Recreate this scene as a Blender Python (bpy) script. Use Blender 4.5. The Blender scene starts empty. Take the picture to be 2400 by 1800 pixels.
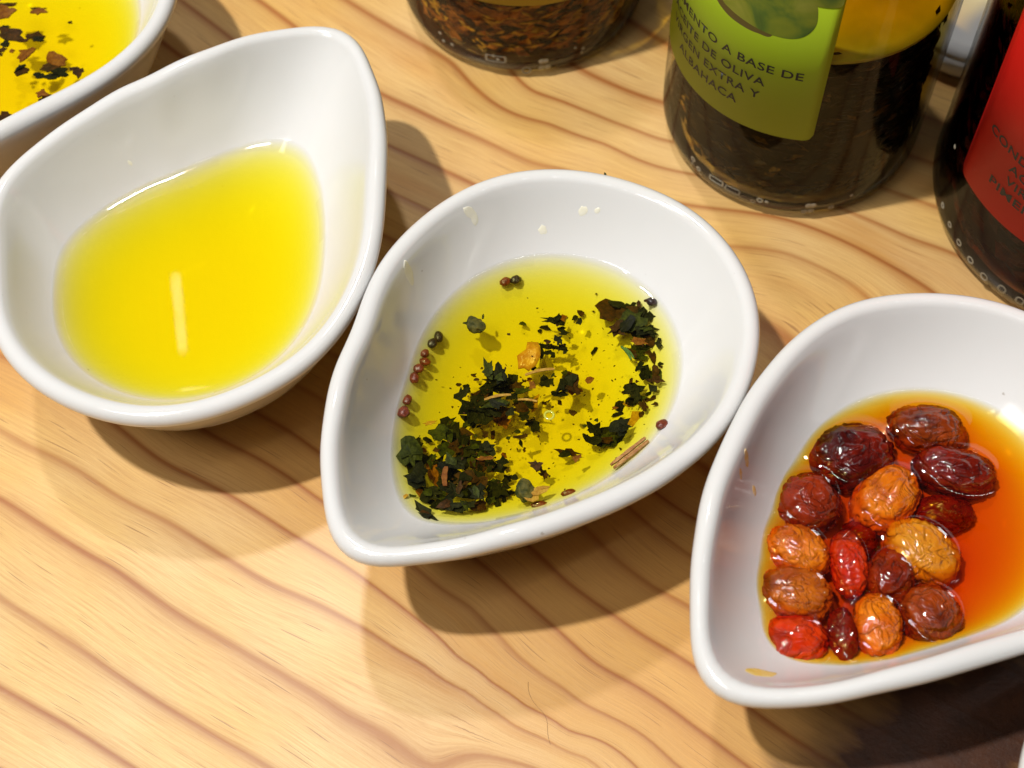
import bpy, bmesh, math, random
import numpy as np
from mathutils import Vector, Matrix, noise as mnoise

random.seed(7)
rng = np.random.default_rng(7)
MM = 0.001
SC = bpy.context.scene
COL = SC.collection

# ------------------------------------------------------------------ camera
CAM = np.array([0.0, -164.608, 286.014])            # millimetres above the table centre
CR = np.array([0.99969, -0.02158, -0.01242])
CU = np.array([0.0249, 0.86644, 0.49866])
CF = np.array([0.0, 0.49881, -0.86671])
FPX = 3624.2
cd = bpy.data.cameras.new("camera"); cam = bpy.data.objects.new("camera", cd); COL.objects.link(cam)
cam.matrix_world = Matrix(((CR[0], CU[0], -CF[0], CAM[0]*MM), (CR[1], CU[1], -CF[1], CAM[1]*MM),
                           (CR[2], CU[2], -CF[2], CAM[2]*MM), (0, 0, 0, 1)))
cd.sensor_width = 36.0; cd.lens = FPX/2400*36; cd.clip_start = 0.01; cd.clip_end = 20
cd.dof.use_dof = True; cd.dof.focus_distance = 0.303; cd.dof.aperture_fstop = 20
SC.camera = cam

# ------------------------------------------------------------------ world and lamps
w = bpy.data.worlds.new("World"); SC.world = w; w.use_nodes = True
w.node_tree.nodes["Background"].inputs[0].default_value = (0.93, 0.95, 1.0, 1)
w.node_tree.nodes["Background"].inputs[1].default_value = 0.03
def area(name, loc, target, size, power, color=(1, 1, 1), size_y=None, shape='RECTANGLE', axis=None):
    ld = bpy.data.lights.new(name, 'AREA'); ld.shape = shape; ld.size = size; ld.size_y = size_y or size
    ld.energy = power; ld.color = color
    o = bpy.data.objects.new(name, ld); COL.objects.link(o); o.location = loc
    q = (Vector(target)-Vector(loc)).to_track_quat('-Z', 'Y'); o.rotation_euler = q.to_euler()
    if axis:
        zz = (Vector(loc)-Vector(target)).normalized(); xx = Vector(axis).cross(zz).normalized(); yy = zz.cross(xx)
        o.rotation_euler = Matrix((xx, yy, zz)).transposed().to_euler()
    return o
area("tube_lamp", (-0.38, 0.80, 1.25), (0, 0, 0), 0.0032, 0.007, (1.0, .96, .90), size_y=0.088, axis=(.008, -.076, .039))
area("back_spot_lamp", (-0.195, 0.54, 1.38), (0, 0, 0), 0.07, 3.8, (1.0, .96, .90), shape='DISK')
area("spot_lamp", (-0.46, -0.07, 1.32), (0, 0, 0), 0.045, 13.5, (1.0, .96, .90), shape='DISK')
area("soft_panel", (-0.52, -0.36, 1.10), (0, 0, 0), 0.30, 2.3, (1.0, .98, .96), size_y=0.22)
area("overhead_tube_lamp", (0.15, -0.30, 1.30), (0, 0, 0), 1.3, 1.1, (.97, .98, 1.0), size_y=0.012)
SC.view_settings.view_transform = 'Standard'; SC.view_settings.look = 'None'
SC.view_settings.exposure = 0.42; SC.view_settings.gamma = 1.0
SC.cycles.use_denoising = True
SC.cycles.max_bounces = 12; SC.cycles.transparent_max_bounces = 24
SC.cycles.sample_clamp_indirect = 6.0

# ------------------------------------------------------------------ helpers
def at(px, py, z=0.0):
    """a point of the photograph (2400 wide) carried to the height z (mm) above the table"""
    d = (px-1200)/FPX*CR - (py-900)/FPX*CU + CF
    return CAM + (z-CAM[2])/d[2]*d
def tag(o, label=None, cat=None, group=None, kind=None):
    if label: o['label'] = label
    if cat: o['category'] = cat
    if group: o['group'] = group
    if kind: o['kind'] = kind
    return o
def link(name, me, mat=None, parent=None, smooth=True):
    o = bpy.data.objects.new(name, me); COL.objects.link(o)
    if mat is not None and not me.materials: me.materials.append(mat)
    if parent is not None: o.parent = parent
    if smooth: me.polygons.foreach_set('use_smooth', [True]*len(me.polygons))
    return o
def mesh(name, V, F):
    me = bpy.data.meshes.new(name); me.from_pydata([tuple(float(c)*MM for c in v) for v in V], [], F); me.update(); return me
def empty(name, loc):
    o = bpy.data.objects.new(name, None); COL.objects.link(o); o.empty_display_size = .01
    o.location = tuple(c*MM for c in loc); return o
def lathe(profile, n=96, closed=False, center=(0, 0), wob=None):
    """profile = [(r, z)] mm; poles where r == 0"""
    V = []; F = []; rings = []
    for r, z in profile:
        if r <= 1e-6:
            rings.append([len(V)]); V.append((center[0], center[1], z))
        else:
            ids = []
            for k in range(n):
                a = 2*math.pi*k/n; ids.append(len(V)); rr = r*(wob(a, z) if wob else 1)
                V.append((center[0]+rr*math.cos(a), center[1]+rr*math.sin(a), z))
            rings.append(ids)
    pairs = list(zip(rings, rings[1:])) + ([(rings[-1], rings[0])] if closed else [])
    for a, b in pairs:
        for k in range(n):
            k2 = (k+1) % n
            if len(a) == 1 and len(b) == 1: continue
            if len(a) == 1: F.append((a[0], b[k2], b[k]))
            elif len(b) == 1: F.append((a[k], a[k2], b[0]))
            else: F.append((a[k], a[k2], b[k2], b[k]))
    return V, F

class NT:
    """small node-tree writer"""
    def __init__(s, name):
        s.m = bpy.data.materials.new(name); s.m.use_nodes = True; s.t = s.m.node_tree
        s.t.nodes.clear(); s.out = s.n('ShaderNodeOutputMaterial')
    def n(s, kind, **kw):
        nd = s.t.nodes.new(kind)
        for k, v in kw.items():
            if hasattr(nd, k): setattr(nd, k, v)
        return nd
    def l(s, a, b): s.t.links.new(a, b)
    def set(s, sock, v):
        if isinstance(v, bpy.types.NodeSocket): s.l(v, sock)
        else: sock.default_value = v
    def math(s, op, a, b=0.0, c=0.0, clamp=False):
        nd = s.n('ShaderNodeMath', operation=op); nd.use_clamp = clamp
        for i, v in enumerate((a, b, c)): s.set(nd.inputs[i], v)
        return nd.outputs[0]
    def noise(s, vec, scale, detail=3, rough=.55, dist=0.0):
        nd = s.n('ShaderNodeTexNoise'); s.set(nd.inputs['Scale'], scale); nd.inputs['Detail'].default_value = detail
        nd.inputs['Roughness'].default_value = rough; nd.inputs['Distortion'].default_value = dist
        if vec is not None: s.l(vec, nd.inputs['Vector'])
        return nd.outputs[0]
    def ramp(s, fac, stops, interp='LINEAR'):
        nd = s.n('ShaderNodeValToRGB'); e = nd.color_ramp.elements; nd.color_ramp.interpolation = interp
        while len(e) > 1: e.remove(e[-1])
        for i, (p, c) in enumerate(stops):
            el = e[0] if i == 0 else e.new(p)
            el.position = p; el.color = (c, c, c, 1) if not isinstance(c, tuple) else (*c[:3], 1)
        s.l(fac, nd.inputs[0]); return nd.outputs[0]
    def mix(s, fac, a, b, mode='MIX'):
        nd = s.n('ShaderNodeMix', data_type='RGBA', blend_type=mode)
        s.set(nd.inputs[0], fac)
        for i, v in ((6, a), (7, b)):
            s.set(nd.inputs[i], (*v, 1) if isinstance(v, tuple) and len(v) == 3 else v)
        return nd.outputs[2]
    def comb(s, x, y, z):
        nd = s.n('ShaderNodeCombineXYZ')
        for i, v in enumerate((x, y, z)): s.set(nd.inputs[i], v)
        return nd.outputs[0]
    def obj(s): return s.n('ShaderNodeTexCoord').outputs['Object']
    def bump(s, h, strength=.3, dist=.0003):
        nd = s.n('ShaderNodeBump'); nd.inputs['Strength'].default_value = strength; nd.inputs['Distance'].default_value = dist
        s.l(h, nd.inputs['Height']); return nd.outputs[0]
    def bsdf(s, color, rough=.4, normal=None, **kw):
        b = s.n('ShaderNodeBsdfPrincipled')
        s.set(b.inputs['Base Color'], (*color, 1) if isinstance(color, tuple) else color)
        s.set(b.inputs['Roughness'], rough)
        if normal is not None: s.l(normal, b.inputs['Normal'])
        for k, v in kw.items(): s.set(b.inputs[k], v)
        s.l(b.outputs[0], s.out.inputs['Surface']); return b

# ------------------------------------------------------------------ materials
def mat_wood():
    s = NT('pine_wood')
    ring = s.n('ShaderNodeAttribute', attribute_name='ring').outputs['Fac']
    knot = s.n('ShaderNodeAttribute', attribute_name='knot').outputs['Fac']
    P = s.obj(); sep = s.n('ShaderNodeSeparateXYZ'); s.l(P, sep.inputs[0]); X, Y = sep.outputs[0], sep.outputs[1]
    along = s.math('SUBTRACT', s.math('MULTIPLY', X, .84), s.math('MULTIPLY', Y, .54))
    big = s.noise(P, 22, 2)
    # wobble the ring field gently so no line is perfectly smooth
    fine = s.noise(s.comb(s.math('MULTIPLY', ring, 1.1), s.math('MULTIPLY', along, 11), 0.0), 1.6, 3, .6)
    r2 = s.math('ADD', ring, s.math('MULTIPLY', s.math('SUBTRACT', fine, .5), .055))
    fr = s.math('FRACT', r2)
    late = s.ramp(fr, [(0, 1.0), (.030, .60), (.07, .20), (.15, .04), (.5, 0.0), (.74, .10), (.87, .30), (.93, .62), (.972, .95), (1, 1.0)])
    # strength of each ring differs along its length
    var = s.noise(s.comb(s.math('MULTIPLY', ring, .75), s.math('MULTIPLY', along, 7), 3.0), 1.0, 2)
    late = s.math('MULTIPLY', late, s.ramp(var, [(.30, .40), (.56, 1.0)]))
    # faint in-between rings
    fr3 = s.math('FRACT', s.math('ADD', s.math('MULTIPLY', r2, 4.0), .37))
    thin = s.ramp(fr3, [(0, .7), (.12, .1), (.7, 0.0), (1, .7)])
    tmask = s.ramp(s.noise(s.comb(s.math('MULTIPLY', ring, .9), s.math('MULTIPLY', along, 14), 9.0), 1.0, 2), [(.45, 0.0), (.7, .22)])
    thin = s.math('MULTIPLY', thin, tmask)
    # fibres
    fib = s.noise(s.comb(s.math('MULTIPLY', r2, 26), s.math('MULTIPLY', along, 60), 0.0), 1.0, 4, .7)
    fib2 = s.noise(s.comb(s.math('MULTIPLY', r2, 110), s.math('MULTIPLY', along, 80), 4.0), 1.0, 3, .7)
    flk = s.noise(s.comb(s.math('MULTIPLY', r2, 34), s.math('MULTIPLY', along, 75), 8.0), 1.0, 1, .4)
    fleck = s.ramp(flk, [(.690, 0.0), (.735, 1.0)])
    early = s.mix(s.ramp(big, [(.35, 0.0), (.65, 1.0)]), (.75, .53, .235), (.73, .46, .13))
    pink = s.noise(s.comb(s.math('MULTIPLY', ring, .5), s.math('MULTIPLY', along, 9), 21.0), 1.0, 2)
    early = s.mix(s.ramp(pink, [(.52, 0.0), (.72, .65)]), early, (0.636, 0.378, 0.164))
    warm = s.noise(s.comb(s.math('MULTIPLY', ring, .9), s.math('MULTIPLY', along, 12), 31.0), 1.0, 2)
    early = s.mix(s.ramp(warm, [(.55, 0.0), (.72, .75)]), early, (0.550, 0.252, 0.053))
    early = s.mix(s.ramp(s.math('MULTIPLY', ring, .1), [(.18, 0.0), (.36, .72), (.80, .74), (1.0, .15)]), early, (.61, .315, .068))  # wood tone across the rings, with the light's falloff painted into it
    early = s.mix(s.ramp(fib, [(.44, 0.0), (.74, .60)]), early, (0.482, 0.244, 0.070))
    latec = s.mix(big, (.255, .070, .010), (.40, .135, .022))
    c = s.mix(thin, early, (0.482, 0.235, 0.066))
    c = s.mix(s.math('MULTIPLY', late, .97), c, latec)
    c = s.mix(s.ramp(fib2, [(.45, 0.0), (.75, .60)]), c, (0.430, 0.210, 0.066))
    c = s.mix(s.math('MULTIPLY', fleck, .62), c, (0.258, 0.109, 0.037))
    # burnt, resin-dark patch round the knot at the front right, with part of the bowl's shadow painted in
    kn = s.math('ADD', knot, s.math('MULTIPLY', s.math('SUBTRACT', s.noise(s.comb(s.math('MULTIPLY', ring, 1.6), s.math('MULTIPLY', along, 22), 2.0), 1.0, 4), .5), .75))
    km = s.ramp(kn, [(.30, 0.0), (.50, .55), (.78, 1.0)])
    kc = s.mix(s.noise(P, 160, 3), (.010, .003, .0015), (.085, .026, .008))
    c = s.mix(km, c, kc)
    hgt = s.math('ADD', s.math('MULTIPLY', fib2, .5), s.math('ADD', s.math('MULTIPLY', late, .8), s.math('MULTIPLY', s.noise(P, 900, 2), s.math('ADD', .35, s.math('MULTIPLY', km, .8)))))
    rough = s.math('ADD', .36, s.math('MULTIPLY', fib, .16))
    b = s.bsdf(c, rough, s.bump(hgt, .16, .0005))
    b.inputs['Coat Weight'].default_value = .16; b.inputs['Coat Roughness'].default_value = .22
    return s.m
def mat_ceramic(wet=False):
    s = NT('glaze_under_oil' if wet else 'white_glazed_ceramic'); P = s.obj()
    n = s.noise(P, 60, 3); sp = s.noise(P, 420, 2)
    c = s.mix(s.ramp(n, [(.3, 0.0), (.8, .5)]), (.68, .682, .68), (.65, .65, .635))
    c = s.mix(s.ramp(sp, [(.765, 0.0), (.80, .55)]), c, (.30, .25, .20))
    r = s.math('ADD', .07, s.math('MULTIPLY', s.ramp(s.noise(P, 120, 3), [(.45, 0.0), (.8, 1.0)]), .18))
    b = s.bsdf(c, r, s.bump(s.noise(P, 55, 3), .12, .0008))
    b.inputs['IOR'].default_value = 1.03 if wet else 1.5
    b.inputs['Subsurface Weight'].default_value = .12; b.inputs['Subsurface Radius'].default_value = (.0025, .002, .0018)
    b.inputs['Subsurface Scale'].default_value = 1.0
    return s.m
def mat_liquid(name, dens, color, gloss_tint=(1, 1, 1), ior=1.47, wave=0.0):
    s = NT(name)
    tr = s.n('ShaderNodeBsdfTransparent'); gl = s.n('ShaderNodeBsdfGlossy'); gl.inputs['Roughness'].default_value = .004
    gl.inputs['Color'].default_value = (*gloss_tint, 1)
    fz = s.n('ShaderNodeFresnel'); bf = s.n('ShaderNodeNewGeometry').outputs['Backfacing']; s.l(s.math('ADD', ior, s.math('MULTIPLY', bf, 1/ior-ior)), fz.inputs['IOR'])   # thin-film style: same reflectance from both sides
    mx = s.n('ShaderNodeMixShader'); s.l(fz.outputs[0], mx.inputs[0]); s.l(tr.outputs[0], mx.inputs[1]); s.l(gl.outputs[0], mx.inputs[2])
    if wave:
        bn = s.bump(s.noise(s.obj(), 45, 2), wave, .001); s.l(bn, gl.inputs['Normal']); s.l(bn, fz.inputs['Normal'])
    s.l(mx.outputs[0], s.out.inputs['Surface'])
    if dens == 0:      # plain clear glass: tint only
        tr.inputs['Color'].default_value = (*color, 1); return s.m
    va = s.n('ShaderNodeVolumeAbsorption'); va.inputs['Color'].default_value = (*color, 1); va.inputs['Density'].default_value = dens
    s.l(va.outputs[0], s.out.inputs['Volume'])
    return s.m
def mat_glass():
    return mat_liquid('clear_bottle_glass', 0, (.95, .945, .92), (.5, .5, .5), ior=1.45)
def mat_simple(name, a, b, scale=300, rough=.45, bump=.2, bdist=.0002, **kw):
    s = NT(name); P = s.obj()
    c = s.mix(s.ramp(s.noise(P, scale, 3), [(.35, 0.0), (.68, 1.0)]), a, b)
    bs = s.bsdf(c, rough, s.bump(s.noise(P, scale*2, 3), bump, bdist) if bump else None)
    for k, v in kw.items(): bs.inputs[k.replace('_', ' ')].default_value = v
    return s.m
WOOD = mat_wood(); CERAMIC = mat_ceramic(); CERAMIC_WET = mat_ceramic(True); GLASS = mat_glass(); GLASS_IN = mat_liquid('glass_wetted_inside', 0, (.93, .92, .88), ior=1.02)
def mat_heel():
    s = NT('thick_heel_glass'); g = s.n('ShaderNodeBsdfGlass'); g.inputs['IOR'].default_value = 1.5; g.inputs['Roughness'].default_value = 0.0; g.inputs['Color'].default_value = (.86, .84, .74, 1)
    s.l(g.outputs[0], s.out.inputs['Surface']); return s.m
HEEL = mat_heel()
OIL_PLAIN = mat_liquid('golden_olive_oil', 330, (.990, .957, .0))
OIL_HERB = mat_liquid('herbal_olive_oil', 360, (.975, .936, .0))
OIL_CHILI = mat_liquid('orange_chili_oil', 1150, (.973, .815, .0))
OIL_DEEP = mat_liquid('bottle_olive_oil', 70, (.94, .80, .0), ior=1.01)
OIL_CLEAR = mat_liquid('bottle_pale_oil', 60, (.97, .90, .0), ior=1.01)
OIL_RED = mat_liquid('bottle_red_oil', 260, (.55, .08, .0), ior=1.01)

# ------------------------------------------------------------------ the table top
def ring_field():
    L = {
      0: [(0,1399),(136,1486),(260,1570),(380,1649),(515,1730),(635,1800)],
      1: [(0,1166),(136,1253),(271,1334),(407,1432),(542,1508),(678,1589),(814,1676),(949,1757),(1020,1800)],
      2: [(0,1006),(70,1046),(190,1106),(271,1160),(390,1220),(461,1263),(542,1312),(624,1361),(759,1421),(868,1480),(1003,1562),(1100,1621),(1171,1672),(1286,1733),(1375,1774)],
      2.9: [(304,1019),(380,1079),(488,1133),(575,1182),(678,1247),(786,1312),(895,1388),(988,1460),(1070,1540)],
      3: [(150,905),(1150,1600),(1230,1655),(1330,1715)],
      4: [(491,1014),(597,1068),(678,1117),(743,1166),(960,1318),(1030,1377),(1103,1421),(1171,1489),(1239,1557),(1320,1611),(1442,1686),(1578,1787)],
      5: [(607,970),(743,1057),(1103,1299),(1205,1387),(1307,1475),(1388,1550),(1476,1598),(1578,1665),(1680,1740),(1760,1800)],
      6: [(694,900),(760,938),(1239,1279),(1334,1367),(1442,1442),(1530,1502),(1632,1564)],
      7: [(1368,1231),(1442,1306),(1530,1374),(1619,1421)],
      8: [(1463,1177),(1510,1218),(1578,1272),(1625,1306)],
      9: [(1530,1150),(1619,1211)],
      12: [(890,330),(1000,380),(1838,591),(1922,624),(1985,658)],
      13: [(890,217),(1024,280),(1136,329),(1248,381)],
      14: [(938,75),(1062,149),(1136,224),(1286,288),(1417,336),(1566,396),(1998,498),(2133,557),(2259,603),(2344,675)],
      15: [(1248,213),(1361,254),(1435,284),(1547,325)],
      17: [(2171,274),(2226,295),(1500,60)], -1: [(0,1610),(160,1700),(300,1790)], }
    pts = []; val = []
    for v, ps in L.items():
        for p in ps: pts.append(at(*p)[:2]); val.append(v if v != 2.9 else 3)
    pts = np.array(pts); val = np.array(val, float)
    def ker(r2): return np.where(r2 > 0, .5*r2*np.log(np.maximum(r2, 1e-9)), 0)
    n = len(pts); K = ker(((pts[:, None]-pts[None])**2).sum(-1)) + np.eye(n)*8.0
    Pm = np.c_[np.ones(n), pts]; A = np.block([[K, Pm], [Pm.T, np.zeros((3, 3))]])
    sol = np.linalg.solve(A, np.r_[val, 0, 0, 0])
    return pts, sol, ker
def build_table():
    xs = np.r_[np.linspace(-430, -150, 36), np.arange(-147, 150, 1.5), np.linspace(153, 430, 36)]
    ys = np.r_[np.linspace(-300, -110, 26), np.arange(-108, 140, 1.5), np.linspace(143, 420, 36)]
    Xg, Yg = np.meshgrid(xs, ys); Q = np.c_[Xg.ravel(), Yg.ravel()]
    pts, sol, ker = ring_field(); n = len(pts)
    val = np.empty(len(Q))
    for i in range(0, len(Q), 8000):
        q = Q[i:i+8000]; val[i:i+8000] = ker(((q[:, None]-pts[None])**2).sum(-1))@sol[:n] + sol[n] + q@sol[n+1:]
    kc = at(2230, 1745)[:2]; d = (Q-kc)@np.array([[.84, .54], [-.54, .84]]).T
    knot = np.exp(-((d[:, 0]/52)**2 + (d[:, 1]/21)**2))
    nx, ny = len(xs), len(ys)
    F = []
    for j in range(ny-1):
        for i in range(nx-1):
            a = j*nx+i; F.append((a, a+1, a+nx+1, a+nx))
    V = [(x, y, 0) for x, y in Q]
    # thickness: sides and underside
    edge = [i for i in range(nx)] + [j*nx+nx-1 for j in range(1, ny)] + [(ny-1)*nx+i for i in range(nx-2, -1, -1)] + [j*nx for j in range(ny-2, 0, -1)]
    base = len(V); V += [(V[e][0], V[e][1], -28) for e in edge]; m = len(edge)
    for k in range(m): F.append((edge[k], base+k, base+(k+1) % m, edge[(k+1) % m]))
    F.append(tuple(base+k for k in reversed(range(m))))
    me = mesh('table_top', V, F)
    ra = me.attributes.new('ring', 'FLOAT', 'POINT'); ra.data.foreach_set('value', np.r_[val, val[edge]].astype(np.float32))
    ka = me.attributes.new('knot', 'FLOAT', 'POINT'); ka.data.foreach_set('value', np.r_[knot, knot[edge]].astype(np.float32))
    o = link('table_top', me, WOOD, smooth=False); tag(o, 'varnished pale pine table top with reddish grain lines', None, None, 'structure')
build_table()

# ------------------------------------------------------------------ teardrop bowls
PH = np.linspace(-np.pi, np.pi, 73)[:-1]
BASE = [51.14,51.04,50.73,50.25,49.62,48.9,48.1,47.25,46.37,45.45,44.51,43.53,42.51,41.47,40.42,39.37,38.36,37.4,36.52,35.74,35.08,34.56,34.22,34.06,34.15,34.5,35.14,36.01,36.98,38.06,39.45,41.27,43.17,45.12,47.67,50.14,51.14,50.14,47.67,45.12,43.17,41.27,39.45,38.06,36.98,36.01,35.14,34.5,34.15,34.06,34.22,34.56,35.08,35.74,36.52,37.4,38.36,39.37,40.42,41.47,42.51,43.53,44.51,45.45,46.37,47.25,48.1,48.9,49.62,50.25,50.73,51.04]
ZR = [33.62,33.64,33.7,33.8,33.94,34.12,34.32,34.56,34.82,35.1,35.39,35.71,36.02,36.35,36.67,37.0,37.32,37.63,37.94,38.25,38.56,38.86,39.17,39.48,39.8,40.11,40.39,40.61,40.71,40.64,40.36,39.84,39.14,38.42,37.81,37.43,37.32,37.43,37.81,38.42,39.14,39.84,40.36,40.64,40.71,40.61,40.39,40.11,39.8,39.48,39.17,38.86,38.56,38.25,37.94,37.63,37.32,37.0,36.67,36.35,36.02,35.71,35.39,35.1,34.82,34.56,34.32,34.12,33.94,33.8,33.7,33.64]
B1 = [50.92,50.73,50.49,50.14,49.66,49.0,48.21,47.33,46.45,45.61,44.83,44.03,43.16,42.18,41.15,40.13,39.15,38.24,37.42,36.69,36.04,35.51,35.12,34.9,34.91,35.17,35.68,36.44,37.36,38.39,39.67,41.32,43.05,44.89,47.43,50.03,51.24,50.45,48.09,45.51,43.34,41.0,38.72,37.17,36.21,35.47,34.76,34.33,34.54,35.14,35.57,35.96,36.54,37.53,38.63,39.74,41.08,42.54,43.78,44.63,44.95,44.73,44.8,45.51,46.5,47.75,49.05,50.01,50.63,50.95,51.06,51.03]
B2 = [50.9,50.67,50.32,49.95,49.56,49.1,48.56,47.91,47.13,46.17,45.05,43.82,42.54,41.28,40.09,39.0,38.03,37.15,36.31,35.5,34.77,34.14,33.64,33.39,33.51,34.05,34.94,35.94,37.0,38.15,39.59,41.43,43.28,45.13,47.52,49.77,50.53,49.33,46.81,44.46,42.85,41.31,39.77,38.6,37.7,36.88,36.14,35.61,35.3,35.14,35.09,35.26,35.61,35.97,36.46,37.18,38.01,38.88,39.8,40.75,41.72,42.72,43.78,44.89,46.02,47.11,48.09,48.94,49.65,50.22,50.65,50.9]
B3 = [51.3,51.26,50.93,50.36,49.58,48.67,47.68,46.7,45.75,44.82,43.87,42.84,41.69,40.47,39.26,38.13,37.09,36.16,35.39,34.86,34.49,34.16,33.98,34.06,34.32,34.78,35.49,36.4,37.4,38.44,39.71,41.39,43.15,45.02,47.64,50.37,51.68,50.9,48.44,45.66,43.31,41.0,38.85,37.22,35.99,34.93,34.02,33.34,32.92,32.76,32.83,33.14,33.73,34.64,35.92,37.23,38.33,39.37,40.42,41.47,42.51,43.53,44.51,45.45,46.37,47.25,48.1,48.9,49.62,50.25,50.74,51.09]
NPHI = 160
B1 = [v+1.6*math.exp(-((i-60.5)/4.0)**2) for i, v in enumerate(B1)]
PHI = np.linspace(-np.pi, np.pi, NPHI+1)[:-1]
def smooth_tab(t, sig=.05):
    t = np.asarray(t, float); out = []
    fine = np.linspace(-np.pi, np.pi, 721)[:-1]; v = np.interp(fine, PH, t, period=2*np.pi)
    for x in PHI:
        dd = (fine-x+np.pi) % (2*np.pi)-np.pi; wg = np.exp(-dd**2/2/sig**2); out.append((wg*v).sum()/wg.sum())
    return np.array(out)
ZB, PW, WALL = 11.0, 3.0, 4.2
ZL = 21.7; ZL3 = 21.4
class Bowl:
    def __init__(s, c, yaw, table, label, off=(0, 0), wet=ZL, ZB=ZB, PW=PW):
        s.ZB, s.PW = ZB, PW; s.c = np.array(c); s.yaw = yaw; s.R = smooth_tab(table); s.Z = smooth_tab(ZR); s.off = np.array(off)
        n = NPHI; prof = []
        R, Z = s.R, s.Z
        def add(r, z, o=0.0): prof.append((r, z, o))
        # outside: recessed foot, foot ring, curving wall, rounded rim, inside
        add(R*.02, np.full(n, 1.2), .6); add(R*.40, np.full(n, 1.2), .6); add(R*.42, np.full(n, .3), .6); add(R*.44, np.zeros(n), .6); add(R*.475, np.zeros(n), .6); add(R*.495, np.full(n, .6), .6)
        for q in np.linspace(.06, .93, 16):
            add(R*(.495+.485*q**.66), (Z-3.2)*(.03+.97*q), .6*(1-q))
        Ri = R-WALL
        cr = 2.1
        for a in np.linspace(-.35, math.pi*.80, 12):
            add(R-cr+cr*math.cos(a), Z-cr+cr*math.sin(a))
        Zi = Z-1.3; s.Ri, s.Zi = Ri, Zi
        s.Rl = s.round_table(Ri)
        for q in np.linspace(.985, .02, 34):
            zz = ZB+(Zi-ZB)*q**PW
            add(s.rr(q), zz, (1-q**2))
        V = []
        cs, sn = np.cos(PHI+yaw), np.sin(PHI+yaw)
        for r, z, o in prof:
            for k in range(n): V.append((r[k]*cs[k]+o*s.off[0], r[k]*sn[k]+o*s.off[1], z[k]))
        F = []
        mi = []
        for j in range(len(prof)-1):
            for k in range(n):
                k2 = (k+1) % n; F.append((j*n+k, j*n+k2, (j+1)*n+k2, (j+1)*n+k)); mi.append(1 if j > 34 and prof[j][1][k] < wet-.2 else 0)
        last = len(prof)-1
        F.append(tuple(reversed(range(n)))); F.append(tuple(last*n+k for k in range(n)))
        me = mesh('teardrop_bowl', V, F)
        me.materials.append(CERAMIC); me.materials.append(CERAMIC_WET); me.polygons.foreach_set('material_index', mi+[0, 1])
        s.o = link('teardrop_bowl', me, CERAMIC); s.o.location = (c[0]*MM, c[1]*MM, 0)
        tag(s.o, label, 'bowl', 'white teardrop dipping bowls')
    def round_table(s, R):
        out = []
        for x in PHI:
            dd = (PHI-x+np.pi) % (2*np.pi)-np.pi; wg = np.exp(-dd**2/2/.42**2); out.append((wg*R).sum()/wg.sum())
        return np.array(out)
    def rr(s, q, Ri=None, Rl=None):
        """inner radius at the fraction q: the teardrop softens to an oval towards the floor"""
        Ri = s.Ri if Ri is None else Ri; Rl = s.Rl if Rl is None else Rl
        k = 1-np.clip(q, 0, 1)**3
        return q*(Ri*(1-k)+Rl*k)
    def inside(s, x, y):
        """height of the inner surface below table point x, y"""
        q = .5
        for _ in range(6):
            d = np.array([x, y])-s.c-(1-q*q)*s.off
            a = (math.atan2(d[1], d[0])-s.yaw+np.pi) % (2*np.pi)-np.pi
            ri = np.interp(a, PHI, s.Ri, period=2*np.pi); rl = np.interp(a, PHI, s.Rl, period=2*np.pi); k = 1-q**3; q = min(1.0, math.hypot(*d)/(ri*(1-k)+rl*k))
        return s.ZB+(np.interp(a, PHI, s.Zi, period=2*np.pi)-s.ZB)*q**s.PW
    def liquid(s, name, z, mat, label, bumps=(), sink=.35, cat='oil', fine=2):
        """closed body of liquid: level top with a meniscus, underside pressed into the glaze"""
        n = NPHI*fine; F = []; ZB, PW = s.ZB, s.PW
        ph = np.linspace(-np.pi, np.pi, n+1)[:-1]; cs, sn = np.cos(ph+s.yaw), np.sin(ph+s.yaw)
        Ri, Rl, Zi = (np.interp(ph, PHI, t, period=2*np.pi) for t in (s.Ri, s.Rl, s.Zi))
        zt = z+.55; qt = ((zt-ZB)/(Zi-ZB))**(1/PW); rt = s.rr(qt, Ri, Rl)
        rings = []
        fr = np.r_[np.linspace(.02, .9, 55*fine), np.linspace(.905, 1.0, 40)]
        edge = np.stack([rt*cs+(1-qt**2)*s.off[0], rt*sn+(1-qt**2)*s.off[1]], 1)
        cen = s.off*.55
        for f in fr:
            P = cen+(edge-cen)*f; dist = (1-f)*np.linalg.norm(edge-cen, axis=1)
            h = z+.55*np.exp(-dist/.8)
            for (bx, by, rx, ry, rot, amp) in bumps:
                dx = P[:, 0]+s.c[0]-bx; dy = P[:, 1]+s.c[1]-by
                u = (dx*math.cos(rot)+dy*math.sin(rot))/rx; v = (-dx*math.sin(rot)+dy*math.cos(rot))/ry
                dd = (np.sqrt(u*u+v*v)-1)*min(rx, ry)
                h = np.maximum(h, z+amp*np.exp(-np.abs(np.maximum(dd, -0.8))/1.7))
            rings.append(np.c_[P, h])
        ntop = len(rings)-1; rings.append(rings[-1].copy())
        # go back inside along the wall, sunk a little into the ceramic
        for qq in np.linspace(1.0, .03, 26):
            zz = ZB+(zt-ZB)*qq**PW
            qv = ((zz-ZB)/(Zi-ZB))**(1/PW); r = s.rr(qv, Ri, Rl)
            rings.append(np.c_[(r+sink*.5)*cs+(1-qv**2)*s.off[0], (r+sink*.5)*sn+(1-qv**2)*s.off[1], np.full(n, zz)-sink*(1-.9*(qq == 1.0))])
        V = np.concatenate(rings)
        for j in range(len(rings)-1):
            if j == ntop: continue
            for k in range(n):
                k2 = (k+1) % n; F.append((j*n+k, (j+1)*n+k, (j+1)*n+k2, j*n+k2))
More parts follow.
